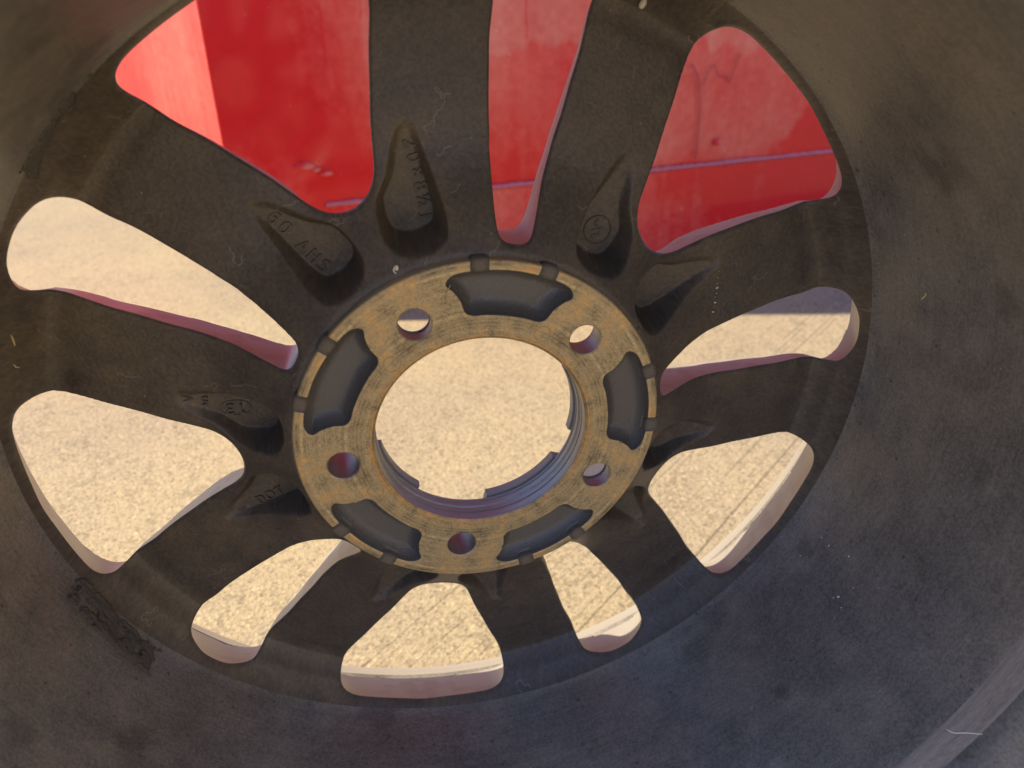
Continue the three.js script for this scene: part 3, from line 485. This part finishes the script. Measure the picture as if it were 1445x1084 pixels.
// ---- cast lettering on the pocket floors
const font = await new FontLoader().loadAsync('fonts/droid/droid_sans_bold.typeface.json');
{
  const thin = await new FontLoader().loadAsync('fonts/droid/droid_sans_regular.typeface.json');
  // text reads from r outwards to the hub along the direction deg; turn = 180 reads the other way
  function write(str, r, deg, size, turn = 0, lift = 0.55, f = thin, pitch = 0) {
    const parts = [], chars = pitch ? [...str] : [str];
    chars.forEach((ch, i) => { if (ch === ' ') return; const g = new TextGeometry(ch, { font: f, size, depth: lift + 1.4, curveSegments: 4, bevelEnabled: true, bevelSize: 0.12, bevelThickness: 0.2, bevelSegments: 1 }); g.computeBoundingBox(); const w = g.boundingBox.max.x + g.boundingBox.min.x; g.translate(-w / 2, -size * 0.36, -1.4 ); g.rotateZ((180 + turn) * RAD); g.translate(r - (turn ? -i : i) * pitch, 0, -floorZ(r - i * pitch) + 0.05); g.rotateZ(deg * RAD); parts.push(g); });
    return place(mergeGeometries(parts));
  }
  const byDeg = deg => wheel.children.filter(o => /^spoke/.test(o.name)).reduce((b, o) => { o.geometry.computeBoundingSphere(); const c = o.geometry.boundingSphere.center, a = Math.atan2(c.y - OFF.y, c.x - OFF.x) / RAD, d = Math.abs(((a - deg) % 360 + 540) % 360 - 180); return d < b[1] ? [o, d] : b; }, [null, 1e9])[0];
  const letterMat = new THREE.MeshPhysicalMaterial({ color: new THREE.Color().setRGB(0.085, 0.07, 0.054), roughness: 0.45 });
  const put = (name, g, deg, label) => { const o = mesh(name, g, letterMat, byDeg(deg)); o.userData.label = label; return o; };
  put('cast_lettering', write('20×8½J', 148, 102.9, 6.2, 0, 0.85, thin, 7.0), 102, 'raised cast size marking 20×8½J');
  put('cast_lettering', write('60', 147, 132.4, 6.4, 0, 0.85, thin, 6.8), 130, 'raised cast marking 60');
  put('cast_lettering', write('AHS', 128, 132.7, 6.4, 0, 0.85, thin, 6.9), 130, 'raised cast marking AHS');
  put('cast_lettering', write('DOT', 136.6, -154.7, 5.6, 0, 0.75, thin, 5.9), -156, 'raised cast marking DOT');
  put('cast_lettering', write('13', 126.4, 177.8, 6.2, 180, 0.85, thin, 6.4), 178, 'raised cast number 13');
  put('cast_lettering', write('5', 145, 175.6, 5, 180, 0.85), 178, 'raised cast number 5');
  put('cast_lettering', write('V', 153, 175.3, 5, 90, 0.6), 178, 'raised cast V mark');
  put('cast_lettering', write('C', 118, 27.9, 6, 90, 0.4), 30, 'faint raised cast letter');
  put('cast_lettering', write('F', 128, -41.3, 6, 0, 0.4), -40, 'faint raised cast letter');
  put('cast_lettering', write('2', 149, -154.6, 4.6, 90, 0.4), -156, 'faint raised cast figure');
  { // ring emblem with a cross bar and two small hooks
    const parts = [], ring = new THREE.TorusGeometry(7.4, 0.55, 8, 48); parts.push(ring.toNonIndexed());
    const bar = new THREE.BoxGeometry(7.2, 1.3, 1.2); bar.rotateZ(0.12); parts.push(bar.toNonIndexed()); const bar2 = new THREE.BoxGeometry(1.1, 4.2, 1.1); bar2.translate(1.2, -0.6, 0.05); parts.push(bar2.toNonIndexed());
    for (const [x, y, a] of [[-0.4, 3.6, 1.2], [-1.6, -3.6, 0.6]]) { const t = new THREE.TorusGeometry(1.5, 0.45, 6, 18, 4); t.rotateZ(a); t.translate(x, y, 0); parts.push(t.toNonIndexed()); }
    const g = mergeGeometries(parts); g.translate(119.8 * Math.cos(56.7 * RAD), 119.8 * Math.sin(56.7 * RAD), -floorZ(119.8) + 0.1); put('cast_emblem', place(g), 60, 'raised round cast emblem with a cross bar');
  }
  { // rounded frame round the number 13
    const s = new THREE.Shape(), w = 9, h = 5.4; s.absellipse(0, 0, w, h, 0, 6.2832); const hole = new THREE.Path(); hole.absellipse(0, 0, w - 0.9, h - 0.9, 0, 6.2832, true); s.holes.push(hole);
    const g = new THREE.ExtrudeGeometry(s, { depth: 1.6, bevelEnabled: false, curveSegments: 24 }); g.translate(0, 0, -1.1); g.rotateZ(177.8 * RAD); g.translate(129.8 * Math.cos(177.8 * RAD), 129.8 * Math.sin(177.8 * RAD), -floorZ(129.8)); put('cast_frame', place(g), 178, 'raised oval frame round the number 13');
  }
}

// ---------------------------------------------------------------- litter lying in the wheel: straw, fibres, chips
{
  wheel.updateMatrixWorld(true);
  const W = (r, deg, depth) => wheel.localToWorld(new THREE.Vector3(r * Math.cos(deg * RAD), r * Math.sin(deg * RAD), -depth).multiplyScalar(0.001).add(OFF));
  const straw = new THREE.MeshStandardMaterial({ color: new THREE.Color().setRGB(0.52, 0.42, 0.2), roughness: 0.8 }), pale = new THREE.MeshStandardMaterial({ color: new THREE.Color().setRGB(0.72, 0.66, 0.54), roughness: 0.85 });
  function strand(name, pts, w, m, label, category, group) {
    const v = pts.map(q => W(...q)), o = v[0].clone(), c = new THREE.CatmullRomCurve3(v.map(p => p.clone().sub(o))), n = Math.max(12, pts.length * 8), g = new THREE.TubeGeometry(c, n, w * 0.001, 6), p = g.attributes.position, q = new THREE.Vector3();
    for (let i = 0; i <= n; i++) { c.getPointAt(i / n, q); const k = 0.35 + 0.65 * Math.sin(Math.PI * clamp(i / n * 0.9 + 0.05)) ** 0.5; for (let j = 0; j <= 6; j++) { const t = i * 7 + j; p.setXYZ(t, q.x + (p.getX(t) - q.x) * k, q.y + (p.getY(t) - q.y) * k, q.z + (p.getZ(t) - q.z) * k); } }
    g.computeVertexNormals(); const o3 = mesh(name, g, m, scene); o3.position.copy(o); return tag(o3, label, category, group);
  }
  function chip(name, at3, size, m, seed, label, category, group) {
    const r = rng(seed), g = new THREE.IcosahedronGeometry(1, 1), p = g.attributes.position, f = fbm(3, 3, 2, seed); for (let i = 0; i < p.count; i++) { const k = 0.6 + 0.8 * f(p.getX(i) * 0.3 + 0.5, p.getY(i) * 0.3 + p.getZ(i) * 0.2 + 0.5); p.setXYZ(i, p.getX(i) * k * size * 0.001, p.getY(i) * k * size * 0.0006, p.getZ(i) * k * size * 0.0006); }
    g.computeVertexNormals(); g.rotateZ(r() * 6.3); const o = mesh(name, g, m, scene); o.position.copy(W(...at3)); return tag(o, label, category, group);
  }
  strand('straw_bit', [[238.5, 19.2, -21.6], [238, 19.6, -23.2], [238.6, 20.0, -24.3], [239, 20.4, -24.4]], 0.45, straw, 'short bent straw bit stuck on the right of the barrel', 'straw');
  strand('fibre', [[250.8, -27.2, -132.2], [252.2, -26.9, -134.9], [254.5, -25.9, -137.8], [257.2, -25, -141], [259, -24.4, -143]], 0.32, pale, 'pale wavy fibre across the rim lip at lower right', 'fibre');
  strand('fibre', [[88.5, 101.6, -0.4], [84, 103.5, -0.7], [80, 104, -0.6], [77, 103, -0.3]], 0.25, straw, 'thin hair-like fibre on the rusty pad beside the top pocket', 'fibre');
  chip('paint_chip', [102.4, 114.4, 6.4], 1.6, pale, 3, 'small white chip on the hub above the upper left bolt hole', 'chip');
  strand('fibre', [[100.5, 115.2, 5], [102.3, 115.4, 6.1], [103.6, 114.5, 7.2]], 0.45, pale, 'curled white fibre by the pad, above the upper left bolt hole', 'fibre');
  chip('paint_chip', [221.6, 69.8, 37.6], 2.6, pale, 5, 'cream flake at the top of the spoke by the upper frame edge', 'chip');
  strand('straw_bit', [[229.6, 165.4, 27], [229, 166, 27.6], [228.6, 166.9, 28.6]], 0.5, straw, 'upright straw bit at the left end of a spoke', 'straw');
  strand('straw_bit', [[229.4, 169.4, 28], [228.6, 169.8, 28.6], [227.6, 170, 29.8]], 0.4, straw, 'lower straw bit at the left end of a spoke', 'straw');
  const r = rng(88), pts = []; // sandy crumbs in a line below the right-hand pocket
  for (let i = 0; i < 9; i++) { const t = i / 8; pts.push([lerp(157.8, 148.6, t) + (r() - 0.5) * 1.2, lerp(28.3, 20.2, t) + (r() - 0.5) * 0.5]); }
  pts.forEach(([a, b], i) => chip('sand_crumb', [a, b, zBack(a) - 0.25], 0.3 + 0.55 * r() ** 2, pale, 20 + i, `${['topmost', 'second', 'third', 'fourth', 'fifth', 'sixth', 'seventh', 'eighth', 'lowest'][i]} sandy crumb from the top in the short line beside the right spoke pocket`, 'crumb', 'line of sandy crumbs on the right spoke'));
  const crumbs = []; for (let i = 0; i < 9; i++) crumbs.push([-32 + 12 * r(), -60 + 60 * r()]);
  crumbs.sort((p, q) => q[1] - p[1]);                    // from the spokes outwards
  crumbs.forEach(([a, z], i) => chip('sand_crumb', [Rb(z) - 0.2, a, z], 0.4 + 0.5 * r() ** 3, pale, 60 + i, `${['innermost', 'second', 'third', 'fourth', 'middle', 'sixth', 'seventh', 'eighth', 'outermost'][i]} pale crumb, counted from the spokes, in the speckled patch right of the barrel`, 'crumb', 'pale specks on the right of the barrel'));
}
renderer.render(scene, camera);
